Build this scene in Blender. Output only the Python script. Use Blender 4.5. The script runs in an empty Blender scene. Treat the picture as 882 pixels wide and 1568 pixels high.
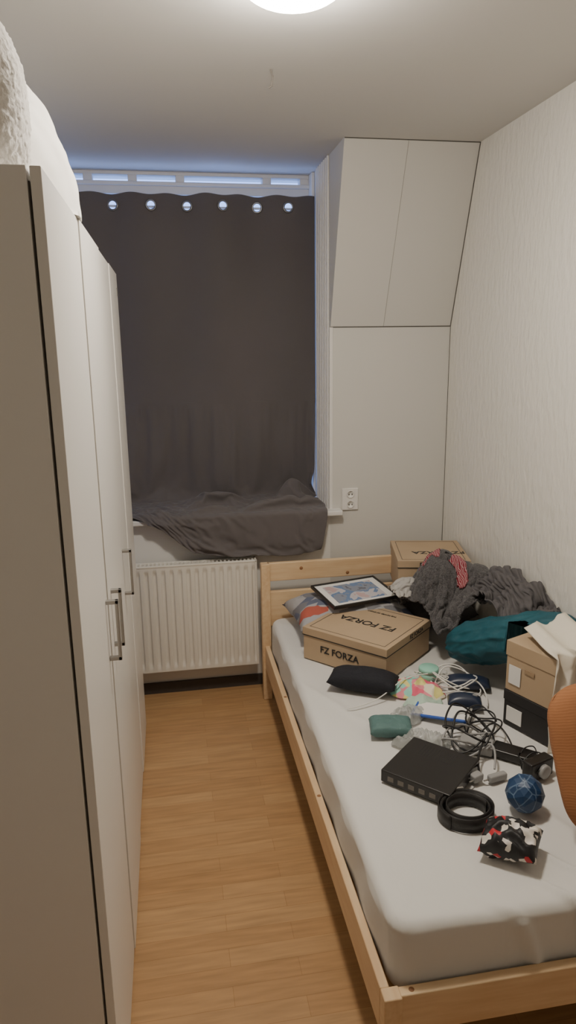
import bpy, bmesh, math, random
from mathutils import Vector, Matrix, noise
from mathutils.bvhtree import BVHTree
random.seed(7)
D=bpy.data; C=bpy.context
def link(o):
    C.scene.collection.objects.link(o); return o
# ---------------------------------------------------------------- materials
def mat(name,col,rough=.6,metal=0,bump=0,bscale=50,col2=None,cscale=6,stretch=None,spec=.5,detail=4,sheen=0):
    m=D.materials.new(name); m.use_nodes=True; nt=m.node_tree; N=nt.nodes; L=nt.links
    b=N['Principled BSDF']; b.inputs['Base Color'].default_value=(*col,1)
    b.inputs['Roughness'].default_value=rough; b.inputs['Metallic'].default_value=metal
    b.inputs['Specular IOR Level'].default_value=spec
    if sheen: b.inputs['Sheen Weight'].default_value=sheen
    if bump or col2:
        tc=N.new('ShaderNodeTexCoord'); mp=N.new('ShaderNodeMapping')
        L.new(tc.outputs['Object'],mp.inputs['Vector'])
        if stretch: mp.inputs['Scale'].default_value=stretch
    if col2:
        n=N.new('ShaderNodeTexNoise'); n.inputs['Scale'].default_value=cscale; n.inputs['Detail'].default_value=detail
        L.new(mp.outputs['Vector'],n.inputs['Vector'])
        r=N.new('ShaderNodeValToRGB'); r.color_ramp.elements[0].position=.35; r.color_ramp.elements[1].position=.65
        r.color_ramp.elements[0].color=(*col,1); r.color_ramp.elements[1].color=(*col2,1)
        L.new(n.outputs['Fac'],r.inputs['Fac']); L.new(r.outputs['Color'],b.inputs['Base Color'])
    if bump:
        n=N.new('ShaderNodeTexNoise'); n.inputs['Scale'].default_value=bscale; n.inputs['Detail'].default_value=detail
        L.new(mp.outputs['Vector'],n.inputs['Vector'])
        bp=N.new('ShaderNodeBump'); bp.inputs['Strength'].default_value=bump; bp.inputs['Distance'].default_value=.01
        L.new(n.outputs['Fac'],bp.inputs['Height']); L.new(bp.outputs['Normal'],b.inputs['Normal'])
    return m
def ramp_mat(name,tex,scale,stops,rough=.7,interp='CONSTANT',stretch=None,bump=0):
    m=D.materials.new(name); m.use_nodes=True; nt=m.node_tree; N=nt.nodes; L=nt.links
    b=N['Principled BSDF']; b.inputs['Roughness'].default_value=rough
    tc=N.new('ShaderNodeTexCoord'); mp=N.new('ShaderNodeMapping'); L.new(tc.outputs['Object'],mp.inputs['Vector'])
    if stretch: mp.inputs['Scale'].default_value=stretch
    if tex=='voronoi':
        t=N.new('ShaderNodeTexVoronoi'); t.inputs['Scale'].default_value=scale
        sp=N.new('ShaderNodeSeparateColor'); L.new(t.outputs['Color'],sp.inputs['Color']); src=sp.outputs['Red']
    elif tex=='edge':
        t=N.new('ShaderNodeTexVoronoi'); t.feature='DISTANCE_TO_EDGE'; t.inputs['Scale'].default_value=scale; src=t.outputs['Distance']
    elif tex=='wave':
        t=N.new('ShaderNodeTexWave'); t.inputs['Scale'].default_value=scale; t.inputs['Distortion'].default_value=.6; src=t.outputs['Fac']
    else:
        t=N.new('ShaderNodeTexNoise'); t.inputs['Scale'].default_value=scale; t.inputs['Detail'].default_value=5; src=t.outputs['Fac']
    L.new(mp.outputs['Vector'],t.inputs['Vector'])
    r=N.new('ShaderNodeValToRGB'); r.color_ramp.interpolation=interp
    while len(r.color_ramp.elements)<len(stops): r.color_ramp.elements.new(.5)
    for e,(p,c) in zip(r.color_ramp.elements,stops): e.position=p; e.color=(*c,1)
    L.new(src,r.inputs['Fac']); L.new(r.outputs['Color'],b.inputs['Base Color'])
    if bump:
        bp=N.new('ShaderNodeBump'); bp.inputs['Strength'].default_value=bump; bp.inputs['Distance'].default_value=.004
        L.new(src,bp.inputs['Height']); L.new(bp.outputs['Normal'],b.inputs['Normal'])
    return m
M={}
M['ceil']=mat('ceiling_paint',(.65,.64,.615),.9,bump=.12,bscale=6)
M['wall']=mat('wall_paint',(.74,.73,.70),.85,bump=.08,bscale=8)
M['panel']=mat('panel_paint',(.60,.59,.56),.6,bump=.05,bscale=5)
M['paper']=mat('textured_wallpaper',(.74,.72,.665),.75,bump=.8,bscale=38,stretch=(1,1,.45),detail=6)
M['seam']=mat('dark_seam',(.10,.095,.085),.9)
M['trim']=mat('white_trim',(.74,.725,.70),.45)
M['ward']=mat('white_laminate',(.80,.78,.745),.38,bump=.02,bscale=3)
M['gap']=mat('dark_gap',(.16,.145,.13),.8)
M['fseam']=mat('faint_seam',(.33,.32,.30),.8)
M['steel']=mat('brushed_steel',(.42,.41,.39),.35,metal=.9)
M['ring']=mat('dark_nickel',(.20,.20,.21),.35,metal=.9)
M['rad']=mat('radiator_enamel',(.74,.71,.65),.4)
M['curt']=mat('curtain_fabric',(.104,.093,.095),.9,bump=.2,bscale=450,col2=(.115,.103,.105),cscale=2,sheen=.2)
M['pine']=mat('pine_wood',(.66,.45,.26),.5,bump=.05,bscale=8,col2=(.74,.55,.34),cscale=5,stretch=(9,1,9))
M['pinex']=mat('pine_wood_cross',(.66,.45,.26),.5,bump=.05,bscale=8,col2=(.74,.55,.34),cscale=5,stretch=(1,9,9))
M['knot']=mat('pine_knot',(.30,.14,.06),.6)
M['sheet']=mat('mattress_sheet',(.68,.67,.645),.85,bump=.35,bscale=5,stretch=(2.2,.7,1.5),detail=3)
M['kraft']=mat('kraft_cardboard',(.43,.315,.20),.8,col2=(.46,.34,.22),cscale=4)
M['kraftd']=mat('kraft_shadow',(.36,.25,.15),.85)
M['ink']=mat('black_print',(.02,.02,.02),.6)
M['blackp']=mat('black_plastic',(.014,.013,.013),.32)
M['blackm']=mat('black_matte_plastic',(.02,.019,.02),.6)
M['blackf']=mat('black_fabric',(.011,.012,.018),.85,bump=.3,bscale=200)
M['belt']=mat('black_leather',(.013,.012,.012),.45,bump=.1,bscale=200)
M['teal']=mat('teal_nylon',(.006,.068,.095),.6,bump=.6,bscale=14,col2=(.008,.09,.12),cscale=6)
M['tealp']=mat('grey_teal_fabric',(.085,.17,.165),.7,bump=.2,bscale=60)
M['char']=mat('charcoal_fleece',(.045,.042,.045),.95,bump=.7,bscale=160,col2=(.11,.105,.109),cscale=190,sheen=.2)
M['grey']=mat('light_grey_cotton',(.42,.405,.39),.9,bump=.3,bscale=60)
M['grey2']=mat('mid_grey_cotton',(.095,.089,.093),.9,bump=.3,bscale=60)
M['cream']=mat('cream_cloth',(.74,.69,.59),.85,bump=.3,bscale=30)
M['wcable']=mat('white_cable',(.75,.74,.70),.45)
M['bcable']=mat('black_cable',(.012,.012,.013),.4)
M['gcable']=mat('grey_cable',(.30,.30,.30),.4)
M['mint']=mat('mint_plastic',(.30,.62,.50),.45)
M['blue']=mat('royal_blue_plastic',(.03,.10,.45),.4)
M['navy']=mat('navy_plastic',(.02,.03,.06),.35)
M['white']=mat('white_plastic',(.78,.77,.74),.4)
M['fluff']=mat('white_plush',(.80,.77,.73),1.0,bump=.5,bscale=45,sheen=.4)
M['duvet']=mat('white_duvet',(.78,.76,.72),.8,bump=.3,bscale=9)
M['stripe']=ramp_mat('striped_knit','wave',30,[(0,(.22,.02,.035)),(.5,(.75,.68,.66)),(.72,(.22,.02,.035))],.9)
M['pouch']=ramp_mat('printed_pouch_fabric','voronoi',60,[(0,(.01,.01,.012)),(.42,(.72,.68,.62)),(.55,(.5,.02,.03)),(.66,(.01,.01,.012)),(.9,(.75,.7,.66))],.5)
M['sock']=ramp_mat('colourful_fabric','voronoi',24,[(0,(.75,.68,.25)),(.25,(.75,.12,.20)),(.45,(.30,.66,.55)),(.7,(.80,.72,.55)),(.85,(.75,.25,.30))],.8)
M['pcase']=ramp_mat('patterned_pillowcase','voronoi',13,[(0,(.20,.20,.22)),(.3,(.36,.36,.38)),(.52,(.13,.15,.22)),(.68,(.40,.39,.40)),(.93,(.42,.10,.07))],.85,stretch=(1,1.6,1))
M['art']=ramp_mat('illustration','noise',9,[(0,(.12,.13,.17)),(.40,(.22,.25,.32)),(.47,(.13,.21,.38)),(.53,(.50,.48,.52)),(.60,(.50,.36,.36))],.25)
M['ball']=ramp_mat('blue_panelled_leather','edge',22,[(0,(.10,.16,.25)),(.03,(.012,.045,.12))],.45)
def emis(name,col,s):
    m=D.materials.new(name); m.use_nodes=True; N=m.node_tree.nodes; b=N['Principled BSDF']
    b.inputs['Base Color'].default_value=(*col,1); b.inputs['Emission Color'].default_value=(*col,1); b.inputs['Emission Strength'].default_value=s
    return m
M['lamp']=emis('lit_opal_glass',(1,.905,.775),172)
m=D.materials.new('rust_corduroy'); m.use_nodes=True; N=m.node_tree.nodes; L=m.node_tree.links; b=N['Principled BSDF']; b.inputs['Roughness'].default_value=.9
tc=N.new('ShaderNodeTexCoord'); w=N.new('ShaderNodeTexWave'); w.bands_direction='Y'; w.inputs['Scale'].default_value=42; w.inputs['Distortion'].default_value=2.5; w.inputs['Detail'].default_value=3
L.new(tc.outputs['Object'],w.inputs['Vector']); r=N.new('ShaderNodeValToRGB'); r.color_ramp.elements[0].color=(.32,.135,.055,1); r.color_ramp.elements[1].color=(.37,.16,.068,1)
L.new(w.outputs['Fac'],r.inputs['Fac']); L.new(r.outputs['Color'],b.inputs['Base Color'])
bp=N.new('ShaderNodeBump'); bp.inputs['Strength'].default_value=.1; bp.inputs['Distance'].default_value=.002; L.new(w.outputs['Fac'],bp.inputs['Height']); L.new(bp.outputs['Normal'],b.inputs['Normal'])
M['orange']=m
m=D.materials.new('oak_laminate'); m.use_nodes=True; N=m.node_tree.nodes; L=m.node_tree.links; b=N['Principled BSDF']; b.inputs['Roughness'].default_value=.36
tc=N.new('ShaderNodeTexCoord')
br=N.new('ShaderNodeTexBrick'); br.offset=.37; br.inputs['Scale'].default_value=1; br.inputs['Brick Width'].default_value=.55; br.inputs['Row Height'].default_value=.066; br.inputs['Mortar Size'].default_value=.0009
br.inputs['Color1'].default_value=(.415,.24,.11,1); br.inputs['Color2'].default_value=(.475,.29,.14,1); br.inputs['Mortar'].default_value=(.33,.18,.075,1); br.inputs['Mortar Smooth'].default_value=.3
L.new(tc.outputs['Object'],br.inputs['Vector'])
mp=N.new('ShaderNodeMapping'); mp.inputs['Scale'].default_value=(2.2,26,1); L.new(tc.outputs['Object'],mp.inputs['Vector'])
n=N.new('ShaderNodeTexNoise'); n.inputs['Scale'].default_value=2.5; n.inputs['Detail'].default_value=6; L.new(mp.outputs['Vector'],n.inputs['Vector'])
mx=N.new('ShaderNodeMix'); mx.data_type='RGBA'; mx.blend_type='OVERLAY'; mx.inputs[0].default_value=.35
L.new(br.outputs['Color'],mx.inputs[6]); L.new(n.outputs['Fac'],mx.inputs[7]); L.new(mx.outputs[2],b.inputs['Base Color'])
M['floor']=m
# ---------------------------------------------------------------- mesh helpers
def mesh(name,verts,faces,mt=None,parent=None,smooth=False):
    me=D.meshes.new(name); me.from_pydata([tuple(v) for v in verts],[],faces); me.update()
    bm=bmesh.new(); bm.from_mesh(me); bmesh.ops.recalc_face_normals(bm,faces=bm.faces); bm.to_mesh(me); bm.free()
    if smooth:
        for p in me.polygons: p.use_smooth=True
    o=link(D.objects.new(name,me))
    if mt: me.materials.append(mt)
    if parent: o.parent=parent
    return o
def empty(name,loc=(0,0,0),rot=(0,0,0)):
    o=link(D.objects.new(name,None)); o.location=loc; o.rotation_euler=rot; o.empty_display_size=.05; return o
def box(name,lo,hi,mt,parent=None,bevel=0,rot=None,seg=2):
    lo=Vector(lo);hi=Vector(hi);c=(lo+hi)/2;s=(hi-lo)/2
    vs=[Vector((x*s.x,y*s.y,z*s.z)) for x in(-1,1) for y in(-1,1) for z in(-1,1)]
    fs=[(0,1,3,2),(4,6,7,5),(0,4,5,1),(2,3,7,6),(0,2,6,4),(1,5,7,3)]
    o=mesh(name,vs,fs,mt,parent); o.location=c
    if rot: o.rotation_euler=rot
    if bevel:
        md=o.modifiers.new('b','BEVEL'); md.width=bevel; md.segments=seg; md.limit_method='ANGLE'
        for p in o.data.polygons: p.use_smooth=True
        o.modifiers.new('wn','WEIGHTED_NORMAL')
    return o
def prism(name,poly,axis,a,b,mt,parent=None):
    n=len(poly); vs=[]
    for t in (a,b):
        for (p,q) in poly:
            vs.append({'x':(t,p,q),'y':(p,t,q),'z':(p,q,t)}[axis])
    fs=[tuple(range(n)),tuple(range(2*n-1,n-1,-1))]+[(i,(i+1)%n,n+(i+1)%n,n+i) for i in range(n)]
    return mesh(name,vs,fs,mt,parent)
def lathe(name,prof,mt,parent=None,loc=(0,0,0),seg=40,smooth=True):
    vs=[];fs=[]
    for (r,z) in prof:
        for k in range(seg):
            a=2*math.pi*k/seg; vs.append((r*math.cos(a),r*math.sin(a),z))
    for i in range(len(prof)-1):
        for k in range(seg):
            fs.append((i*seg+k,i*seg+(k+1)%seg,(i+1)*seg+(k+1)%seg,(i+1)*seg+k))
    fs.append(tuple(range(seg))); fs.append(tuple(range((len(prof)-1)*seg,len(prof)*seg)))
    o=mesh(name,vs,fs,mt,parent,smooth); o.location=loc; return o
def tube(name,pts,r,mt,parent=None,cyc=False,res=8):
    cu=D.curves.new(name,'CURVE'); cu.dimensions='3D'; cu.bevel_depth=r; cu.bevel_resolution=3; cu.resolution_u=res; cu.use_fill_caps=True
    sp=cu.splines.new('NURBS'); sp.points.add(len(pts)-1)
    for p,q in zip(sp.points,pts): p.co=(*q,1)
    sp.order_u=4; sp.use_endpoint_u=not cyc; sp.use_cyclic_u=cyc
    cu.materials.append(mt); o=link(D.objects.new(name,cu))
    if parent: o.parent=parent
    return o
def rod(name,pts,r,mt,parent=None):
    cu=D.curves.new(name,'CURVE'); cu.dimensions='3D'; cu.bevel_depth=r; cu.bevel_resolution=3; cu.use_fill_caps=True
    sp=cu.splines.new('POLY'); sp.points.add(len(pts)-1)
    for p,q in zip(sp.points,pts): p.co=(*q,1)
    cu.materials.append(mt); o=link(D.objects.new(name,cu))
    if parent: o.parent=parent
    return o
def grid(name,f,nu,nv,mt,parent=None,skip=None,solid=0,close=False):
    vs=[f(i/nu,j/nv) for j in range(nv+1) for i in range(nu+1)]
    fs=[]
    for j in range(nv):
        for i in range(nu):
            q=(j*(nu+1)+i,j*(nu+1)+i+1,(j+1)*(nu+1)+i+1,(j+1)*(nu+1)+i)
            if skip and skip([vs[k] for k in q]): continue
            fs.append(q)
    o=mesh(name,vs,fs,mt,parent,True)
    if solid:
        md=o.modifiers.new('s','SOLIDIFY'); md.thickness=solid; md.offset=0
    return o
def nz(x,y,z=0): return noise.noise(Vector((x,y,z)))
def ridge(x,y,z=0): return 1-2*abs(noise.noise(Vector((x,y,z))))
def sm_(a,b,x):
    t=max(0,min(1,(x-a)/(b-a))); return t*t*(3-2*t)
def pillow(name,w,d,t,mt,loc,rot=(0,0,0),parent=None,n=28,wr=.006,seed=0,pinch=.07,e=3,rd=0):
    vs=[];idx={}
    fs=[]
    for side in (1,-1):
        for j in range(n+1):
            for i in range(n+1):
                s=-1+2*i/n; q=-1+2*j/n
                edge=(i in(0,n) or j in(0,n))
                if edge and side==-1: idx[(side,i,j)]=idx[(1,i,j)]; continue
                x=w/2*s*(1-pinch*(1-q*q))*(1-rd*q**6); y=d/2*q*(1-pinch*(1-s*s))*(1-rd*s**6)
                h=t/2*(max(0,(1-abs(s)**e)*(1-abs(q)**e)))**.5
                z=side*h
                if not edge: z+=wr*ridge(s*2.2+seed,q*2.2,side*3)*min(1,h/t*4)
                idx[(side,i,j)]=len(vs); vs.append((x,y,z))
    for side in (1,-1):
        for j in range(n):
            for i in range(n):
                fs.append(tuple(idx[(side,a,b)] for a,b in ((i,j),(i+1,j),(i+1,j+1),(i,j+1))))
    o=mesh(name,vs,fs,mt,parent,True); o.location=loc; o.rotation_euler=rot; return o
def heap(name,cx,cy,z0,rx,ry,h,mt,seed=0,rot=0,amp=.03,fr=7,parent=None,pw=2.2,nr=60,na=150):
    vs=[];fs=[]
    cr,sr=math.cos(rot),math.sin(rot)
    for i in range(nr+1):
        r=i/nr
        for k in range(na):
            a=2*math.pi*k/na
            out=1+.16*nz(math.cos(a)*1.7+seed,math.sin(a)*1.7)+.05*nz(math.cos(a)*5+seed,math.sin(a)*5)
            x=rx*r*out*math.cos(a); y=ry*r*out*math.sin(a)
            base=h*(1-r**pw)**.75 if r<1 else 0
            wx=x+.05*nz(x*4+seed,y*4,1); wy=y+.05*nz(x*4,y*4+seed,2)
            f=min(1,(1-r)*5)
            z=base+f*(amp*(ridge(wx*fr,wy*fr*1.3,seed)-.55)+amp*.45*(ridge(wx*fr*2.3,wy*fr*2.1,seed+4)-.5)+.6*amp*nz(x*5,y*5,seed+9))
            z=max(z,.002)
            sw=1+.10*f*nz(wx*9,wy*9,z*12+seed)
            X=x*sw; Y=y*sw
            vs.append((cx+X*cr-Y*sr,cy+X*sr+Y*cr,z0+z))
    for i in range(nr):
        for k in range(na):
            fs.append((i*na+k,i*na+(k+1)%na,(i+1)*na+(k+1)%na,(i+1)*na+k))
    fs.append(tuple(range(nr*na,nr*na+na)))
    return mesh(name,vs,fs,mt,parent,True)
def text(name,s,size,mt,loc,rot,parent=None,ext=.0006):
    cu=D.curves.new(name,'FONT'); cu.body=s; cu.size=size; cu.align_x='CENTER'; cu.align_y='CENTER'; cu.extrude=ext; cu.offset=size*.012
    cu.materials.append(mt); o=link(D.objects.new(name,cu)); o.location=loc; o.rotation_euler=rot
    if parent: o.parent=parent
    return o
# ---- cloth solver helper : settle a cloth over temporary colliders, keep only the result
def settle(name,verts,nu,nv,tmp,mt,frames,grow,pin=None,bend=.25,thick=.006,fric=25,parent=None,xmax=None):
    fs=[(j*(nu+1)+i,j*(nu+1)+i+1,(j+1)*(nu+1)+i+1,(j+1)*(nu+1)+i) for j in range(nv) for i in range(nu)]
    me=D.meshes.new('t'); me.from_pydata(verts,[],fs); me.update(); o=link(D.objects.new('t',me))
    if pin: g=o.vertex_groups.new(name='pin'); g.add(pin,1,'REPLACE')
    for t in tmp:
        t.modifiers.new('c','COLLISION'); t.collision.thickness_outer=.007; t.collision.cloth_friction=fric
    md=o.modifiers.new('cloth','CLOTH'); s=md.settings; s.quality=5; s.mass=.25; s.tension_stiffness=12; s.compression_stiffness=12; s.shear_stiffness=6; s.bending_stiffness=bend; s.air_damping=2; s.shrink_min=-grow
    if pin: s.vertex_group_mass='pin'
    cs=md.collision_settings; cs.collision_quality=2; cs.distance_min=.0055; cs.use_self_collision=True; cs.self_distance_min=.006
    md.point_cache.frame_start=1; md.point_cache.frame_end=frames
    C.scene.frame_start=1; C.scene.frame_end=frames
    for f in range(1,frames+1): C.scene.frame_set(f)
    me=D.meshes.new_from_object(o.evaluated_get(C.evaluated_depsgraph_get()))
    for t in tmp+[o]: D.objects.remove(t)
    C.scene.frame_set(1)
    if xmax:
        for v in me.vertices: v.co.x=min(v.co.x,xmax)
    ob=link(D.objects.new(name,me)); me.materials.clear(); me.materials.append(mt); me.name=name
    for p in me.polygons: p.use_smooth=True
    m1=ob.modifiers.new('s','SOLIDIFY'); m1.thickness=thick; m1.offset=0
    m2=ob.modifiers.new('ss','SUBSURF'); m2.levels=1; m2.render_levels=1
    if parent: ob.parent=parent
    return ob
def tbox(lo,hi):
    vs=[(x,y,z) for x in(lo[0],hi[0]) for y in(lo[1],hi[1]) for z in(lo[2],hi[2])]
    me=D.meshes.new('t'); me.from_pydata(vs,[],[(0,1,3,2),(4,6,7,5),(0,4,5,1),(2,3,7,6),(0,2,6,4),(1,5,7,3)]); return link(D.objects.new('t',me))
def clothpile(name,c,w,d,rot,mt,lumps,z0,zdrop,grow=.4,n=56,frames=32,seed=0,thick=.006,amp=.05,xmax=1.425):
    cr,sr=math.cos(rot),math.sin(rot); vs=[]
    for j in range(n+1):
        for i in range(n+1):
            a=(i/n-.5)*w; b=(j/n-.5)*d
            vs.append((c[0]+a*cr-b*sr,c[1]+a*sr+b*cr,zdrop+amp*nz(a*7+seed,b*7,seed)+amp*.5*nz(a*16+seed,b*16,3)))
    me=D.meshes.new('t'); me.from_pydata([(-1,-1,z0),(3,-1,z0),(3,5,z0),(-1,5,z0)],[],[(0,1,2,3)]); tmp=[link(D.objects.new('t',me))]
    for (lx,ly,lz,rx,ry,rz_) in lumps:
        bm=bmesh.new(); bmesh.ops.create_icosphere(bm,subdivisions=3,radius=1)
        for v in bm.verts:
            q=1+.35*nz(v.co.x*2.2+lx*9,v.co.y*2.2+ly*7,v.co.z*2.2)
            v.co=Vector((lx+v.co.x*rx*q,ly+v.co.y*ry*q,lz+v.co.z*rz_*q))
        me=D.meshes.new('t'); bm.to_mesh(me); bm.free(); tmp.append(link(D.objects.new('t',me)))
    return settle(name,vs,n,n,tmp,mt,frames,grow,None,.25,thick,25,None,xmax)
def tree(o):
    return BVHTree.FromPolygons([v.co.copy() for v in o.data.vertices],[tuple(p.vertices) for p in o.data.polygons])
# ---------------------------------------------------------------- room shell
LX,RX,NY,YB,YD,CZ,CR,YT,SJ=-.83,1.433,-.75,3.477,4.02,2.66,1.875,3.216,.81
box('floor',(LX-.1,NY-.1,-.1),(RX+.1,YD,0),M['floor'])
box('ceiling',(LX-.1,NY-.1,CZ),(RX+.1,YD+.1,CZ+.1),M['ceil'])
box('wall_right',(RX,NY-.1,0),(RX+.1,YD,CZ),M['paper'])
box('wall_left',(LX-.1,NY-.1,0),(LX,YD,CZ),M['wall'])
box('wall_front',(LX,NY-.1,0),(RX,NY,CZ),M['wall'])
dr=empty('door_1',(0.4,NY,0))
box('door_leaf',(-.42,.0,0.01),(.42,.04,2.05),M['trim'],dr,.004)
box('door_frame_l',(-.49,.0,0),(-.42,.05,2.12),M['trim'],dr); box('door_frame_r',(.42,.0,0),(.49,.05,2.12),M['trim'],dr); box('door_frame_t',(-.42,.0,2.05),(.42,.05,2.12),M['trim'],dr)
rod('door_handle',[(.35,.04,1.05),(.35,.09,1.05),(.23,.09,1.05)],.009,M['steel'],dr)
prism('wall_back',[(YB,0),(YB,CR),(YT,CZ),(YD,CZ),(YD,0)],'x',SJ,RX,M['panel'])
box('wall_sill',(LX,YB,0),(SJ,YD,.93),M['wall'])
sm=empty('trim_1')
def seam(a,b,w=.0022,mt=None): return rod('seam',[a,b],w,mt or M['seam'],sm)
seam((SJ,YB-.001,CR),(RX,YB-.001,CR),.0026)
seam((RX-.001,YB-.001,.0),(RX-.001,YB-.001,CR),.0016)
seam((RX-.001,YB-.001,CR),(RX-.001,YT,CZ-.003),.0028)
seam((SJ,YT,CZ-.001),(RX,YT,CZ-.001),.0028)
seam((1.08,YB-.0002,CR),(1.10,YT-.0002,CZ),.0012,M['fseam'])
tr=empty('trim_2')
box('corner_bead',(SJ-.006,YB-.004,.93),(SJ+.012,YB+.012,CR),M['trim'],tr,.002)
yy=YB+.03
while yy<3.76:
    box('rib',(SJ-.010,yy,.955),(SJ,yy+.022,CZ-.001),M['trim'],tr,.004)
    yy+=.042
box('light_leak_filler',(SJ-.016,3.845,.955),(SJ,3.93,CZ-.001),M['trim'],tr,.003)  # added filler, blocks sky light leaking between curtain edge and jamb
box('baseboard_back',(LX,YB-.012,0),(RX,YB,.06),mat('shadowed_baseboard',(.06,.05,.045),.7))  # dark skirting; its near-black colour also stands for shadow under the radiator
sl=box('trim_3',(LX,YB-.055,.93),(.865,YD-.1,.957),M['trim'],None,.006)
wn=empty('window_1')
WY=3.93
box('frame_bottom',(LX,WY,.957),(SJ,WY+.07,1.03),M['trim'],wn,.004)
box('frame_left',(LX,WY,1.03),(LX+.07,WY+.07,CZ),M['trim'],wn,.004)
box('frame_right',(SJ-.06,WY,1.03),(SJ,WY+.07,CZ),M['trim'],wn,.004)
box('frame_mid',(-.03,WY+.01,1.03),(.03,WY+.07,2.5),M['trim'],wn,.004)
box('frame_header',(LX,WY-.005,2.550),(SJ,WY+.07,2.608),M['trim'],wn,.006)
box('frame_bead',(LX,WY-.02,2.590),(SJ,WY+.03,2.610),M['trim'],wn,.005)
box('frame_top',(LX,WY-.005,2.642),(SJ,WY+.07,CZ),M['trim'],wn,.003)
for x in (-.36,-.14,.10,.55): box('glow_slot_divider',(x,WY-.004,2.605),(x+.045,WY+.07,2.65),M['trim'],wn,.003)  # slot dividers added to imitate bright blue reflections on the trim above the curtain
gl=D.materials.new('window_glass'); gl.use_nodes=True; N=gl.node_tree.nodes; N.remove(N['Principled BSDF'])
tb=N.new('ShaderNodeBsdfTransparent'); gb=N.new('ShaderNodeBsdfGlossy'); gb.inputs['Roughness'].default_value=.05; mx=N.new('ShaderNodeMixShader'); mx.inputs[0].default_value=.08
gl.node_tree.links.new(tb.outputs[0],mx.inputs[1]); gl.node_tree.links.new(gb.outputs[0],mx.inputs[2]); gl.node_tree.links.new(mx.outputs[0],N['Material Output'].inputs['Surface'])
box('glass',(LX+.05,WY+.035,1.0),(SJ-.05,WY+.04,2.655),gl,wn)
# ---------------------------------------------------------------- ceiling lamp + hook
lp=empty('ceiling_lamp',(.345,1.87,CZ))
lathe('mount',[(.138,0),(.140,-.018),(.134,-.022)],M['white'],lp)
pr=[(.131,-.02)]+[(.131*math.cos(t*math.pi/2/12),-.02-.055*math.sin(t*math.pi/2/12)) for t in range(1,12)]+[(.004,-.0751)]
lathe('glass_dome',pr,M['lamp'],lp,seg=48)
rod('ceiling_hook',[(.385,2.50,CZ),(.39,2.50,CZ-.02),(.388,2.51,CZ-.045),(.378,2.512,CZ-.05)],.0028,M['gap'])
# ---------------------------------------------------------------- wardrobe
WX=-.185; W0,W1=1.30,3.14; WT=2.09
wd=empty('wardrobe')
box('side_near',(LX+.01,W0,0),(WX-.024,W0+.018,WT),M['ward'],wd,.0015)
box('side_far',(LX+.01,W1-.018,0),(WX-.024,W1,WT),M['ward'],wd,.0015)
box('top',(LX+.01,W0+.018,WT-.02),(WX-.024,W1-.018,WT-.002),M['ward'],wd)
box('back',(LX+.005,W0,0.02),(LX+.012,W1,WT-.02),M['ward'],wd)
box('plinth',(WX-.05,W0+.018,0),(WX-.032,W1-.018,.05),M['ward'],wd)
box('bottom',(LX+.012,W0+.018,.05),(WX-.03,W1-.018,.068),M['ward'],wd)
box('door_gap_backing',(WX-.03,W0+.012,.06),(WX-.0215,W1-.012,WT-.022),M['gap'],wd)
bd=[1.30,1.812,2.315,2.73,3.14]
for k,(a,b2) in enumerate(zip(bd,bd[1:])):
    dx=(0,.0035,0,.003)[k]
    box('door',(WX-.019+dx,a+.003,.02),(WX+dx,b2-.003,WT),M['ward'],wd,.002)
def whandle(y,z0,z1):
    X=WX; p=.032
    box('handle_post',(X,y-.006,z0),(X+p,y+.006,z0+.011),M['steel'],wd,.0015)
    box('handle_post',(X,y-.006,z1-.011),(X+p,y+.006,z1),M['steel'],wd,.0015)
    box('handle_bar',(X+p-.009,y-.006,z0),(X+p,y+.006,z1),M['steel'],wd,.0015)
whandle(1.765,.992,1.160); whandle(1.885,.980,1.148); whandle(2.43,.935,1.103)
box('hinge_cap',(WX-.001,3.07,2.0),(WX+.006,3.10,2.03),M['steel'],wd)
def blob(name,c,r,mt,seed,amp,fr,ex=2.4,zmin=None,ylo=None,yhi=None,fuzz=0):
    bm=bmesh.new(); bmesh.ops.create_icosphere(bm,subdivisions=7 if fuzz else 6,radius=1)
    for v in bm.verts:
        d=v.co.normalized()
        s=(abs(d.x)**ex+abs(d.y)**ex+abs(d.z)**ex)**(-1/ex)
        n_=amp*noise.fractal(d*fr+Vector((seed,0,0)),1,2,4)
        if fuzz: n_+=fuzz*noise.noise(d*38)+fuzz*.6*noise.noise(d*80)
        q=Vector((d.x*r[0],d.y*r[1],d.z*r[2]))*s*(1+n_)+Vector(c)
        if zmin is not None: q.z=max(q.z,zmin)
        if ylo is not None: q.y=max(q.y,ylo)
        if yhi is not None: q.y=min(q.y,yhi)
        v.co=q
    me=D.meshes.new(name); bm.to_mesh(me); bm.free(); me.materials.append(mt)
    for p in me.polygons: p.use_smooth=True
    return link(D.objects.new(name,me))
blob('rolled_duvet',(-.495,1.83,2.105),(.322,.30,.375),M['duvet'],3,.05,1.6,1.85,WT+.002,ylo=1.60)
blob('plush_blanket',(-.50,1.46,2.205),(.278,.155,.265),M['fluff'],8,.04,1.6,2.4,WT+.002,yhi=1.595,fuzz=.012)
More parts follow.
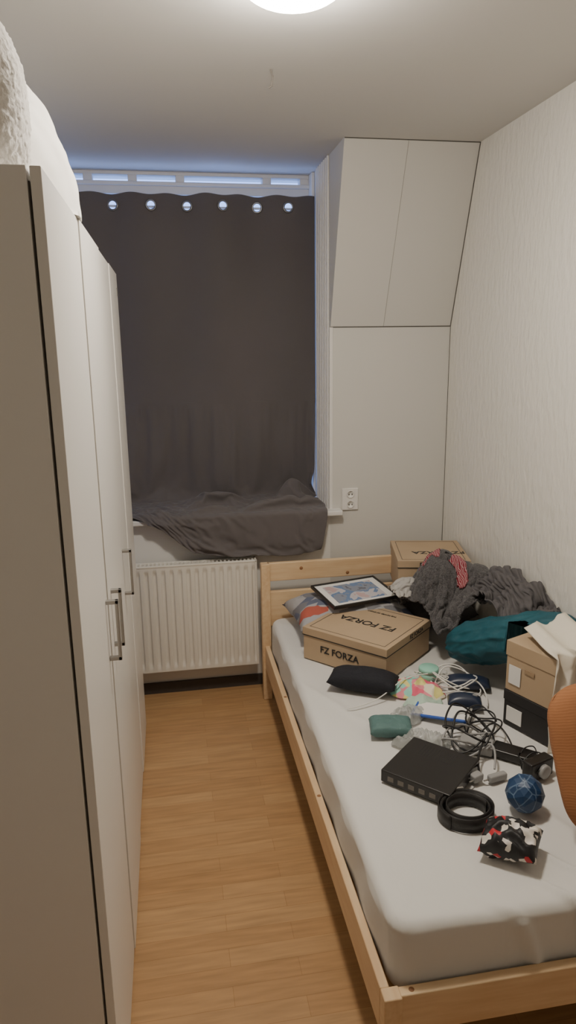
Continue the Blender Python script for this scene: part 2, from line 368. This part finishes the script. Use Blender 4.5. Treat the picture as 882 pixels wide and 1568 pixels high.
# ---------------------------------------------------------------- radiator
rd=empty('radiator')
RX0,RX1,RY,RZ0,RZ1=-.42,.405,3.375,.165,.73
def radf(u,v):
    x=RX0+.012+(RX1-RX0-.024)*u; z=RZ0+(RZ1-RZ0)*v
    ph=((x-RX0)/.0415)%1.0
    prof=max(0,min(1,(abs(ph-.5)-.16)/.12))
    env=max(0,min(1,(min(z-RZ0,RZ1-z)-.022)/.02))
    return (x,RY+.010*env*(1-prof), z)
grid('front_panel',radf,320,44,M['rad'],rd)
box('rear_panel',(RX0+.01,RY+.05,RZ0),(RX1-.01,RY+.062,RZ1),M['rad'],rd,.003)
box('cap_left',(RX0,RY-.002,RZ0),(RX0+.012,RY+.066,RZ1+.006),M['rad'],rd,.003)
box('cap_right',(RX1-.012,RY-.002,RZ0),(RX1,RY+.066,RZ1+.006),M['rad'],rd,.003)
box('top_front_lip',(RX0,RY-.002,RZ1-.004),(RX1,RY+.012,RZ1+.006),M['rad'],rd,.002)
box('top_back_lip',(RX0,RY+.052,RZ1-.004),(RX1,RY+.066,RZ1+.006),M['rad'],rd,.002)
for i in range(40):
    x=RX0+.02+i*.0200; box('grille_bar',(x,RY+.010,RZ1-.002),(x+.010,RY+.054,RZ1+.004),M['rad'],rd)
box('bracket',(-.1,RY+.06,.3),(-.07,YB,.6),M['rad'],rd)
rod('pipe',[(RX0+.05,RY+.03,.17),(RX0+.05,RY+.03,.0)],.008,M['rad'],rd)
# ---------------------------------------------------------------- curtain
cx0,cx1=-.60,.803
ZP=1.50
gx=[-.217,-.03,.148,.326,.504,.662]; gz=2.478
def cy_(x,z): return 3.808+.012*nz(x*4,z*.7,3)+.007*math.sin(x*9+z)
def curt(u,v):
    x=cx0+(cx1-cx0)*u
    topz=2.533+.005*math.cos((x+.22)/.182*2*math.pi+math.pi)
    fold=.018*math.sin((x-.02)/.182*math.pi)
    z=topz+(ZP-.012-topz)*v
    return (x,cy_(x,z)+fold*(1-v)**.6*.9,z)
def curt0(x,t):
    if t<.40:
        k=t/.40; z=ZP+(1.03-ZP)*k
        return (x,cy_(x,z)-.020*k+.012*nz(x*9,z*3,1)*k,z)
    L=-.03 if x<-.24 else (-.03+.215*sm_(-.27,.12,x) if x<.12 else .185)
    if x>.6: L-=.02*sm_(.6,.8,x)
    tot=.38+L
    s=(t-.40)/.60*tot
    kk=sm_(.58,.80,x)
    if s<=.38:
        k=s/.38
        y=3.782+(3.405-3.782)*k
        ph=k*2.7*2*math.pi+2.2*nz(x*2.2,k,5)+x*4.2
        a=.052*max(0,math.sin(k*math.pi))**.6*(.4+.9*abs(nz(x*2.5,k*2,8))*2)
        a*=1+.9*math.exp(-((x-.64)/.10)**2)
        z=1.00-.025*k+a*(1+math.sin(ph))
        return (x+.05*nz(x*3,k*3,2)*math.sin(k*math.pi)-.045*kk*k,y+.04*nz(x*5,k*3,4)*math.sin(k*math.pi),max(z,.974))
    d=s-.38; k=d/.2
    return (x-.045*kk-.035*kk*k,3.398-.012*k+.012*nz(x*7,k*2,9)*k,.975-d)
ct=empty('curtain')
nu_,nv_=104,96
cv=[curt0(cx0+(cx1-cx0)*i/nu_,j/nv_) for j in range(nv_+1) for i in range(nu_+1)]
settle('gathered_cloth',cv,nu_,nv_,[tbox((-1.2,3.425,.80),(1.2,4.0,.957)),tbox((-1.2,3.372,.2),(.42,3.46,.740)),tbox((.812,3.48,.9),(1.2,4.1,2))],M['curt'],22,.05,list(range((nu_+1)*2)),.35,.002,80,ct)
def hole(q):
    c=[sum(p[i] for p in q)/4 for i in range(3)]
    return any((c[0]-a)**2+(c[2]-gz)**2<.020**2 for a in gx) and c[2]>2.4
grid('hanging_cloth',curt,380,270,M['curt'],ct,skip=hole,solid=.002)
rod('rail',[(cx0-.05,3.850,gz),(SJ-.018,3.850,gz)],.006,M['white'],ct)
for a in gx:
    vs=[];fs=[];A,B=28,10
    for i in range(A):
        for j in range(B):
            p=2*math.pi*i/A;q=2*math.pi*j/B; r=.0235+.0050*math.cos(q)
            vs.append((r*math.cos(p),.003*math.sin(q),r*math.sin(p)))
            fs.append((i*B+j,i*B+(j+1)%B,((i+1)%A)*B+(j+1)%B,((i+1)%A)*B+j))
    o=mesh('grommet',vs,fs,M['ring'],ct,True)
    u=(a-cx0)/(cx1-cx0); o.location=(a,curt(u,.05)[1]-.003,gz); o.rotation_euler=(0,0,.35*math.cos((a-.02)/.182*math.pi))
# ---------------------------------------------------------------- wall socket
so=empty('wall_socket',(.915,YB,1.005))
box('plate',(-.043,-.010,-.058),(.043,0,.058),M['trim'],so,.004)
for z in (-.027,.027):
    o=lathe('well',[(.021,0),(.020,-.003),(.017,-.003),(.016,.006)],M['white'],so,(0,-.011,z),28); o.rotation_euler=(-math.pi/2,0,0)
    for x in(-.008,.008):
        h=box('pin_hole',(x-.003,-.0145,z-.003),(x+.003,-.012,z+.003),M['gap'],so)
# ---------------------------------------------------------------- bed
BX0,BX1,BY0,BY1=.427,1.425,1.277,3.335
be=empty('bed_frame')
box('rail_left',(BX0,BY0+.03,.175),(BX0+.024,BY1-.03,.30),M['pine'],be,.004)
box('rail_right',(BX1-.024,BY0+.03,.175),(BX1,BY1-.03,.30),M['pine'],be,.004)
box('foot_rail',(BX0+.035,BY0,.185),(BX1-.03,BY0+.028,.30),M['pinex'],be,.004)
for x in (BX0,BX1-.045):
    box('foot_post',(x,BY0-.008,0),(x+.045,BY0+.03,.302),M['pine'],be,.004)
    box('head_post',(x-.012 if x<1 else x,BY1-.045,0),(x+.033 if x<1 else x+.045,BY1,.735),M['pine'],be,.004)
box('head_board_top',(BX0+.02,BY1-.030,.640),(BX1-.045,BY1-.005,.735),M['pinex'],be,.004)
box('head_board_low',(BX0+.02,BY1-.030,.40),(BX1-.045,BY1-.005,.585),M['pinex'],be,.004)
box('cleat_left',(BX0+.024,BY0+.03,.19),(BX0+.05,BY1-.045,.225),M['pinex'],be)
box('cleat_right',(BX1-.05,BY0+.03,.19),(BX1-.024,BY1-.045,.225),M['pinex'],be)
for i in range(14):
    y=BY0+.06+i*.145; box('slat',(BX0+.026,y,.226),(BX1-.026,y+.065,.244),M['pinex'],be,.002)
for (x,y,z) in ((BX0+.012,2.05,.3005),(BX0+.013,2.75,.3005),(.50,BY0+.014,.3005)):
    lathe('knot',[(.007,0),(.0065,.0004)],M['knot'],be,(x,y,z-.0003),16)
for (x,z) in ((.62,.70),(.86,.66)):
    o=lathe('knot',[(.009,0),(.0085,.0006)],M['knot'],be,(x,BY1-.0300,z),16); o.rotation_euler=(math.pi/2,0,0)
MT=.455
def mattress():
    x0,x1,y0,y1,z0,z1=BX0+.030,BX1-.026,1.312,3.285,.247,MT
    bm=bmesh.new(); bmesh.ops.create_cube(bm,size=1)
    for v in bm.verts: v.co=Vector(((x0+x1)/2+v.co.x*(x1-x0),(y0+y1)/2+v.co.y*(y1-y0),(z0+z1)/2+v.co.z*(z1-z0)))
    ve=[e for e in bm.edges if abs(e.verts[0].co.z-e.verts[1].co.z)>.1]
    bmesh.ops.bevel(bm,geom=ve,offset=.06,segments=6,affect='EDGES',profile=.5)
    he=[e for e in bm.edges if abs(e.verts[0].co.z-e.verts[1].co.z)<.001 and len(e.link_faces)==2 and abs(e.link_faces[0].normal.z-e.link_faces[1].normal.z)>.5]
    bmesh.ops.bevel(bm,geom=he,offset=.032,segments=6,affect='EDGES',profile=.5)
    me=D.meshes.new('mattress'); bm.to_mesh(me); bm.free(); me.materials.append(M['sheet'])
    o=link(D.objects.new('mattress',me))
    md=o.modifiers.new('r','REMESH'); md.mode='VOXEL'; md.voxel_size=.009; md.use_smooth_shade=True
    dg=C.evaluated_depsgraph_get(); m2=D.meshes.new_from_object(o.evaluated_get(dg)); o.modifiers.clear(); o.data=m2
    for v in m2.vertices:
        p=v.co; 
        side=1 if p.z<MT-.03 else 0
        up=sm_(.26,.36,p.z)
        p.z+=.005*nz(p.x*3,p.y*2,1)*up
        w=max(0,1-(p.y-y0)/.6)
        ph=(p.x+p.y*.75+(MT-p.z)*-.45+.10*nz(p.x*3,p.y*3,p.z*2))*34
        cr=max(0,math.sin(ph))**5-.15
        k=max(0,min(.3,p.x-.62))
        p.z+=.022*w*cr*k*2*up
        if side: p.y-=.030*cr*k*2*max(0,1-(p.y-y0)/.2)
        if side and p.x<.6: p.x+=.004*math.sin(p.y*22+p.z*9)
        p.z+=up*.010*max(0,ridge(p.x*2+p.y*1.2,p.y*.8,5)-.8)*3
    for pl in m2.polygons: pl.use_smooth=True
    m2.materials.clear(); m2.materials.append(M['sheet'])
mattress()
# ---------------------------------------------------------------- bedding / objects on bed
Z=MT+.006
pillow('patterned_pillow',.56,.40,.17,M['pcase'],(.80,3.07,Z+.083),(math.radians(-3),0,math.radians(3)),seed=2,wr=.008)
pillow('grey_pillow',.32,.36,.15,M['grey2'],(1.245,3.10,Z+.075),(0,0,0),seed=4,wr=.004)
pf=empty('picture_frame',(.825,3.035,.655),(math.radians(6),math.radians(0),math.radians(14)))
fw,fh=.345,.245
box('frame_side',(-fw/2,-fh/2,-.008),(-fw/2+.010,fh/2,.008),M['blackp'],pf,.002); box('frame_side',(fw/2-.010,-fh/2,-.008),(fw/2,fh/2,.008),M['blackp'],pf,.002)
box('frame_rail',(-fw/2+.010,-fh/2,-.008),(fw/2-.010,-fh/2+.010,.008),M['blackp'],pf,.002); box('frame_rail',(-fw/2+.010,fh/2-.010,-.008),(fw/2-.010,fh/2,.008),M['blackp'],pf,.002)
box('mat_board',(-fw/2+.009,-fh/2+.009,-.006),(fw/2-.009,fh/2-.009,.002),M['white'],pf)
box('print',(-fw/2+.045,-fh/2+.036,.002),(fw/2-.045,fh/2-.036,.003),M['art'],pf)
def shoebox(name,loc,rz,w,d,h,lid,txt=True,body='kraft',lidm='kraft',tilt=(0,0)):
    e=empty(name,loc,(tilt[0],tilt[1],rz))
    t=.003
    box('base_tray',(-w/2+.003,-d/2+.003,0),(w/2-.003,d/2-.003,h-.004),M[body],e,.0015)
    box('lid_panel',(-w/2,-d/2,h-.003),(w/2,d/2,h),M[lidm],e,.0012)
    for (a,b3) in (((-w/2,-d/2,h-lid),(w/2,-d/2+t,h-.002)),((-w/2,d/2-t,h-lid),(w/2,d/2,h-.002)),((-w/2,-d/2+t,h-lid),(-w/2+t,d/2-t,h-.002)),((w/2-t,-d/2+t,h-lid),(w/2,d/2-t,h-.002))):
        box('lid_flange',a,b3,M[lidm],e,.0008)
    if txt:
        bw=.0022
        i=.022
        for (x0,y0,x1,y1) in ((-w/2+i,-d/2+i,w/2-i,-d/2+i+bw),(-w/2+i,d/2-i-bw,w/2-i,d/2-i),(-w/2+i,-d/2+i,-w/2+i+bw,d/2-i),(w/2-i-bw,-d/2+i,w/2-i,d/2-i)):
            box('printed_border',(x0,y0,h-.0005),(x1,y1,h+.0006),M['ink'],e)
        box('printed_edge',(-w/2-.0006,-d/2-.0006,h-lid),(w/2+.0006,-d/2+.001,h-lid+.004),M['ink'],e)
        box('printed_edge',(w/2-.001,-d/2,h-lid),(w/2+.0006,d/2,h-lid+.004),M['ink'],e)
    return e
b1=shoebox('shoe_box',(.810,2.765,Z+.002),math.radians(-47),.415,.39,.145,.036)
text('lid_lettering','FZ FORZA',.060,M['ink'],(.0,.0,.1458),(0,0,math.radians(180)),b1)
text('lid_small_print','THE POWER OF SPORT',.014,M['ink'],(.0,.13,.1458),(0,0,math.radians(180)),b1)
text('side_lettering','FZ FORZA',.042,M['ink'],(-.02,-.1942,.062),(math.pi/2,0,0),b1)
text('end_lettering','FZ FORZA',.026,M['ink'],(.2080,.06,.128),(math.pi/2,0,math.pi/2),b1)
b2=shoebox('shoe_box',(1.225,3.135,.625),math.radians(-12),.34,.35,.180,.036)
text('lid_lettering','FZ FORZA',.055,M['ink'],(.04,-.04,.1808),(0,0,math.radians(180)),b2)
text('side_lettering','FZ FORZA',.030,M['ink'],(0,-.1760,.16),(math.pi/2,0,0),b2)
rz=math.radians(23)
b3=shoebox('cardboard_box',(1.282,2.075,Z+.135),rz,.245,.205,.185,.055,txt=False)
box('hand_hole',(-.1235,-.02,.09),(-.1222,.02,.105),M['kraftd'],b3)
box('shipping_label',(-.1236,.035,.03),(-.1222,.085,.10),M['white'],b3)
b4=empty('black_shoe_box',(1.282,2.075,Z),(0,0,rz))
box('base_tray',(-.120,-.10,0),(.120,.10,.128),M['blackm'],b4,.002)
box('lid',(-.1225,-.1025,.095),(.1225,.1025,.1335),M['blackm'],b4,.002)
box('label',(-.1232,.02,.02),(-.1196,.085,.075),M['white'],b4)
def tote(u,v):
    x=1.190+.21*u; 
    if v<.25:
        t=v/.25; y=2.11-.165*t+.09*u; z=.80+.012*math.sin(u*9)+.02*(1-t)
    else:
        t=(v-.25)/.75; y=1.935-.03*t+.016*math.sin(u*17+t*2)+.085*u-.045; z=.805-.33*t*(1-.05*u)+.008*math.sin(u*7)
        x-=.02*t*(1-u)
    return (x+.008*nz(u*3,v*4),y+.026*nz(u*4,v*3,4)+.01*ridge(u*5,v*5,2),z)
grid('cream_tote_bag',tote,50,70,M['cream'],solid=.003)
def sack(name,p0,p1,r,mt,seed):
    p0=Vector(p0);p1=Vector(p1);ax=(p1-p0);Ln=ax.length;ax.normalize();s1=ax.cross(Vector((0,0,1))).normalized();s2=s1.cross(ax)
    nu,nv=90,120;vs=[];fs=[]
    for j in range(nu+1):
        t=j/nu; q=2*t-1
        rr=r*(max(0,1-abs(q)**4))**.42+.001
        for k in range(nv):
            a=2*math.pi*k/nv
            pl=math.sin(a*13+seed+3*nz(t*3,math.cos(a),math.sin(a)))*(abs(q)**4)*.08
            w=1+pl+.10*ridge(t*4,math.cos(a)*1.5+seed,math.sin(a)*1.5)**2+.05*ridge(t*9,math.cos(a)*3+seed,math.sin(a)*3)-.08
            c=p0+ax*(Ln*t)+(s1*math.cos(a)+s2*math.sin(a)*.86)*rr*w
            c.x=min(c.x,1.428)
            if c.x>1.15 and c.y<2.26: c.z=max(c.z,.787)
            vs.append(c)
    for j in range(nu):
        for k in range(nv): fs.append((j*nv+k,j*nv+(k+1)%nv,(j+1)*nv+(k+1)%nv,(j+1)*nv+k))
    fs.append(tuple(range(nv))); fs.append(tuple(range(nu*nv,nu*nv+nv)))
    return mesh(name,vs,fs,mt,None,True)
sb=sack('sleeping_bag',(1.12,2.58,.560),(1.41,2.13,.785),.104,M['teal'],1)
tube('drawstring',[(1.15,2.50,.665),(1.21,2.44,.71),(1.27,2.36,.76),(1.30,2.30,.765),(1.26,2.32,.73)],.003,M['blackm'],sb)
# clothes : settled with the cloth solver
jk=clothpile('charcoal_fleece_jacket',(1.195,2.82),.44,.44,.35,M['char'],[(1.18,2.86,.60,.11,.10,.25),(1.10,2.72,.50,.10,.10,.15),(1.31,2.76,.58,.09,.10,.24),(1.23,2.66,.52,.07,.08,.18)],Z,.92,grow=.42,n=58,frames=32,seed=3,thick=.010)
sw=clothpile('grey_sweater',(1.30,2.54),.25,.46,-.1,M['grey2'],[(1.355,2.62,.60,.06,.12,.25),(1.355,2.45,.58,.055,.10,.25),(1.28,2.60,.55,.08,.08,.19)],Z,.90,grow=.40,n=48,frames=30,seed=9,thick=.007)
sh=clothpile('light_grey_t_shirt',(1.03,2.91),.21,.23,.2,M['grey'],[(1.04,2.92,.57,.08,.07,.15)],Z,.80,grow=.45,n=40,frames=30,seed=21,thick=.004)
T=[tree(o) for o in (jk,sw,sh)]
def drape_strip(name,path,w,mt,off=.010,parent=None):
    pts=[];n=40
    P=[Vector((*p,0)) for p in path]
    seg=len(P)-1
    for i in range(n+1):
        s=i/n*seg; k=min(int(s),seg-1); f=s-k; c=P[k].lerp(P[k+1],f); d=(P[k+1]-P[k]).normalized(); nn=Vector((-d.y,d.x,0))
        row=[]
        for j in range(7):
            q=c+nn*w*(j/6-.5); z=Z
            for t in T:
                h=t.ray_cast(Vector((q.x,q.y,2)),Vector((0,0,-1)))
                if h[0] and h[0].z>z: z=h[0].z
            row.append(Vector((q.x,q.y,z+off)))
        pts.append(row)
    vs=[v for r_ in pts for v in r_]; fs=[(i*7+j,i*7+j+1,(i+1)*7+j+1,(i+1)*7+j) for i in range(n) for j in range(6)]
    o=mesh(name,vs,fs,mt,parent,True); m1=o.modifiers.new('s','SOLIDIFY'); m1.thickness=.006; return o
s1=drape_strip('striped_ribbing',[(1.08,2.86),(1.13,2.88),(1.17,2.86)],.045,M['stripe'])  # striped ribbing of the hoodie, laid over the pile as loose strips
drape_strip('ribbing_end',[(1.22,2.84),(1.24,2.78),(1.23,2.72)],.040,M['stripe'],parent=s1)
# small things
pillow('black_pencil_case',.27,.125,.090,M['blackf'],(.705,2.455,Z+.043),(0,0,math.radians(-27)),e=2.6,wr=.003,pinch=.02)
rt=empty('set_top_box',(.765,1.865,Z),(0,0,math.radians(-46)))
box('body',(-.115,-.125,.004),(.115,.105,.046),M['blackp'],rt,.004)
box('front_strip',(-.1165,-.06,.012),(-.114,.06,.036),M['blackm'],rt)
for x in (-.09,.09):
    for y in (-.10,.08): lathe('foot',[(.010,0),(.010,.005)],M['blackm'],rt,(x,y,0),16)
for i in range(5): box('port',(-.09+i*.035,-.1262,.015),(-.070+i*.035,-.124,.030),M['gap'],rt)
for i in range(12): box('vent',(-.06+i*.010,.02,.0455),(-.056+i*.010,.08,.0464),M['ink'],rt)
vs=[];fs=[];n=200
for i in range(n+1):
    a=2*math.pi*3.6*i/n; r=.056+.023*i/n
    x=1.10*r*math.cos(a)+.004*math.sin(a*.6);y=.95*r*math.sin(a)
    vs+= [(x,y,0),(x,y,.040+.003*math.sin(a*.4))]
    if i: fs.append((2*i-2,2*i,2*i+1,2*i-1))
bl=mesh('leather_belt',vs,fs,M['belt'],None,True); bl.location=(.79,1.655,Z); bl.modifiers.new('s','SOLIDIFY').thickness=.0035
box('buckle',(-.018,.074,.0),(.022,.082,.043),M['steel'],bl,.002)
pillow('printed_pouch',.15,.12,.085,M['pouch'],(.840,1.490,Z+.042),(math.radians(8),math.radians(-6),math.radians(-38)),wr=.014,seed=5,pinch=.04,e=2.2)
bm=bmesh.new(); bmesh.ops.create_icosphere(bm,subdivisions=2,radius=.056)
me=D.meshes.new('blue_ball'); bm.to_mesh(me); bm.free(); me.materials.append(M['ball']); o=link(D.objects.new('blue_ball',me)); o.location=(.965,1.650,Z+.058)
o.rotation_euler=(.4,.3,.2)
pillow('corduroy_cushion',.46,.40,.15,M['orange'],(1.215,1.59,Z+.205),(math.radians(64),math.radians(4),math.radians(12)),wr=.004,pinch=.0,e=3.0,rd=.14)
pillow('teal_glasses_pouch',.15,.105,.05,M['tealp'],(.715,2.13,Z+.024),(0,0,math.radians(-12)),e=5,wr=.003,pinch=.02)
pb=mat('clear_plastic_film',(.50,.52,.51),.18,bump=.6,bscale=40)
g=pb.node_tree.nodes['Principled BSDF']; g.inputs['Alpha'].default_value=.55
heap('plastic_bag',.80,2.04,Z,.10,.055,.045,pb,5,-.25,.016,22,nr=40,na=90)
heap('clear_wrapper',.80,2.21,Z,.09,.05,.040,pb,15,.4,.016,22,nr=40,na=90)
heap('colourful_socks',.905,2.40,Z,.11,.085,.045,M['sock'],7,-.4,.014,12,nr=40,na=90)
heap('mint_cloth',.90,2.30,Z,.08,.045,.030,mat('pale_green_cotton',(.45,.60,.50),.85),9,.1,.012,14,nr=30,na=80)
fo=empty('blue_document_pouch',(.93,2.19,Z+.022),(math.radians(5),math.radians(-6),math.radians(-38)))
box('sleeve',(-.10,-.045,0),(.10,.045,.006),M['white'],fo,.002); box('zip',(-.10,-.050,0),(.10,-.040,.009),M['blue'],fo,.002); box('edge',(-.105,-.05,0),(-.097,.05,.009),M['blue'],fo,.002)
jr=empty('mint_jar',(.985,2.475,Z+.012))
lathe('tub',[(.035,0),(.038,.004),(.038,.032)],M['mint'],jr); lathe('lid',[(.040,.032),(.040,.046),(.037,.049)],M['mint'],jr)
pillow('navy_glasses_case',.165,.075,.055,M['navy'],(1.115,2.385,Z+.028),(0,0,math.radians(-22)),e=2.4,wr=0,pinch=0)
ms=empty('computer_mouse',(1.035,2.235,Z),(0,0,math.radians(-20)))
pillow('shell',.125,.070,.062,M['navy'],(0,0,.032),(0,0,0),ms,e=2.4,wr=0,pinch=0)
box('scroll_wheel',(.028,-.004,.053),(.046,.004,.062),M['gcable'],ms,.002)
tube('accent',[(-.05,-.02,.040),(-.02,-.032,.044),(.03,-.03,.040)],.002,M['blue'],ms)
ad=empty('power_adapter',(.965,1.975,Z),(0,0,math.radians(-30)))
box('brick',(-.055,-.035,0),(.055,.035,.032),M['gcable'],ad,.006)
ad2=empty('power_adapter',(1.065,1.905,Z),(0,0,math.radians(-42)))
box('brick',(-.07,-.032,0),(.07,.032,.030),M['blackp'],ad2,.006); rod('strain_relief',[(.07,0,.015),(.095,0,.013)],.006,M['blackm'],ad2)
cm=empty('compact_camera',(1.09,1.80,Z),(0,0,math.radians(20)))
box('body',(-.05,-.02,0),(.05,.02,.062),M['blackp'],cm,.006); o=lathe('lens',[(.022,0),(.022,.014),(.016,.016)],M['gcable'],cm,(0,-.02,.03),24); o.rotation_euler=(math.pi/2,0,0)
pg=empty('power_plug',(.885,1.80,Z+.02),(0,0,.4))
box('plug_body',(-.02,-.014,-.01),(.02,.014,.014),M['gcable'],pg,.005)
for y in(-.007,.007): rod('pin',[(-.02,y,.002),(-.038,y,.002)],.0022,M['steel'],pg)
pg2=empty('power_plug',(.955,1.80,Z+.012),(0,0,.2)); box('plug_body',(-.032,-.011,-.01),(.032,.011,.012),M['gcable'],pg2,.005); rod('pin',[(-.032,0,0),(-.05,0,0)],.0025,M['steel'],pg2)
def loops(name,cx,cy,r,n,mt,rad,seed,zamp=.05,tails=(),ell=(1,1)):
    rnd=random.Random(seed); pts=[]
    N_=n*9
    for i in range(N_):
        a=2*math.pi*i/9+rnd.uniform(-.15,.15); rr=r*(.65+.4*rnd.random())
        ox=cx+.02*math.sin(i*.7+seed); oy=cy+.02*math.cos(i*.5+seed)
        pts.append((ox+ell[0]*rr*math.cos(a),oy+ell[1]*rr*math.sin(a),Z+rad+.006+zamp*(.5+.5*math.sin(a*1+i*.35+seed))))
    pts+= [tuple(t) for t in tails]
    return tube(name,pts,rad,mt)
loops('white_charging_cable',1.06,2.40,.095,4,M['wcable'],.0028,3,.06,[(1.16,2.30,Z+.02),(1.12,2.22,Z+.01)],(1,1))
loops('white_earphone_cable',1.00,2.47,.075,2,M['wcable'],.002,9,.04,[(.92,2.52,Z+.01)])
loops('black_power_cable',.955,2.02,.115,3,M['bcable'],.0035,5,.08,[(.93,1.90,Z+.03),(.91,1.84,Z+.03),(.90,1.81,Z+.025)])
loops('black_adapter_cable',1.03,2.08,.085,3,M['bcable'],.0028,12,.05,[(1.09,1.98,Z+.02),(1.07,1.92,Z+.02)])
loops('grey_power_cable',.925,1.99,.080,2,M['gcable'],.0035,21,.05,[(.99,1.88,Z+.05),(.96,1.83,Z+.02)])
loops('thin_black_cable',1.09,1.84,.055,3,M['bcable'],.0022,31,.04)
tube('white_usb_lead',[(.60,2.30,Z+.01),(.72,2.33,Z+.004),(.80,2.37,Z+.05),(.88,2.42,Z+.06),(.96,2.42,Z+.06)],.0022,M['wcable'])
# ---------------------------------------------------------------- world + camera
w=D.worlds.new('dusk'); C.scene.world=w; w.use_nodes=True; bg=w.node_tree.nodes['Background']; bg.inputs[0].default_value=(.26,.42,.95,1); bg.inputs[1].default_value=3.8
cam=D.cameras.new('cam'); co=link(D.objects.new('camera',cam)); C.scene.camera=co
cam.sensor_fit='VERTICAL'; cam.sensor_height=36; cam.lens=36*1072.69/1568; cam.clip_start=.05
R=Matrix.Rotation(-.1668,4,'Z')@Matrix.Rotation(math.pi/2-.2361,4,'X')@Matrix.Rotation(-.0135,4,'Z')
co.matrix_world=Matrix.Translation((0,0,1.8))@R
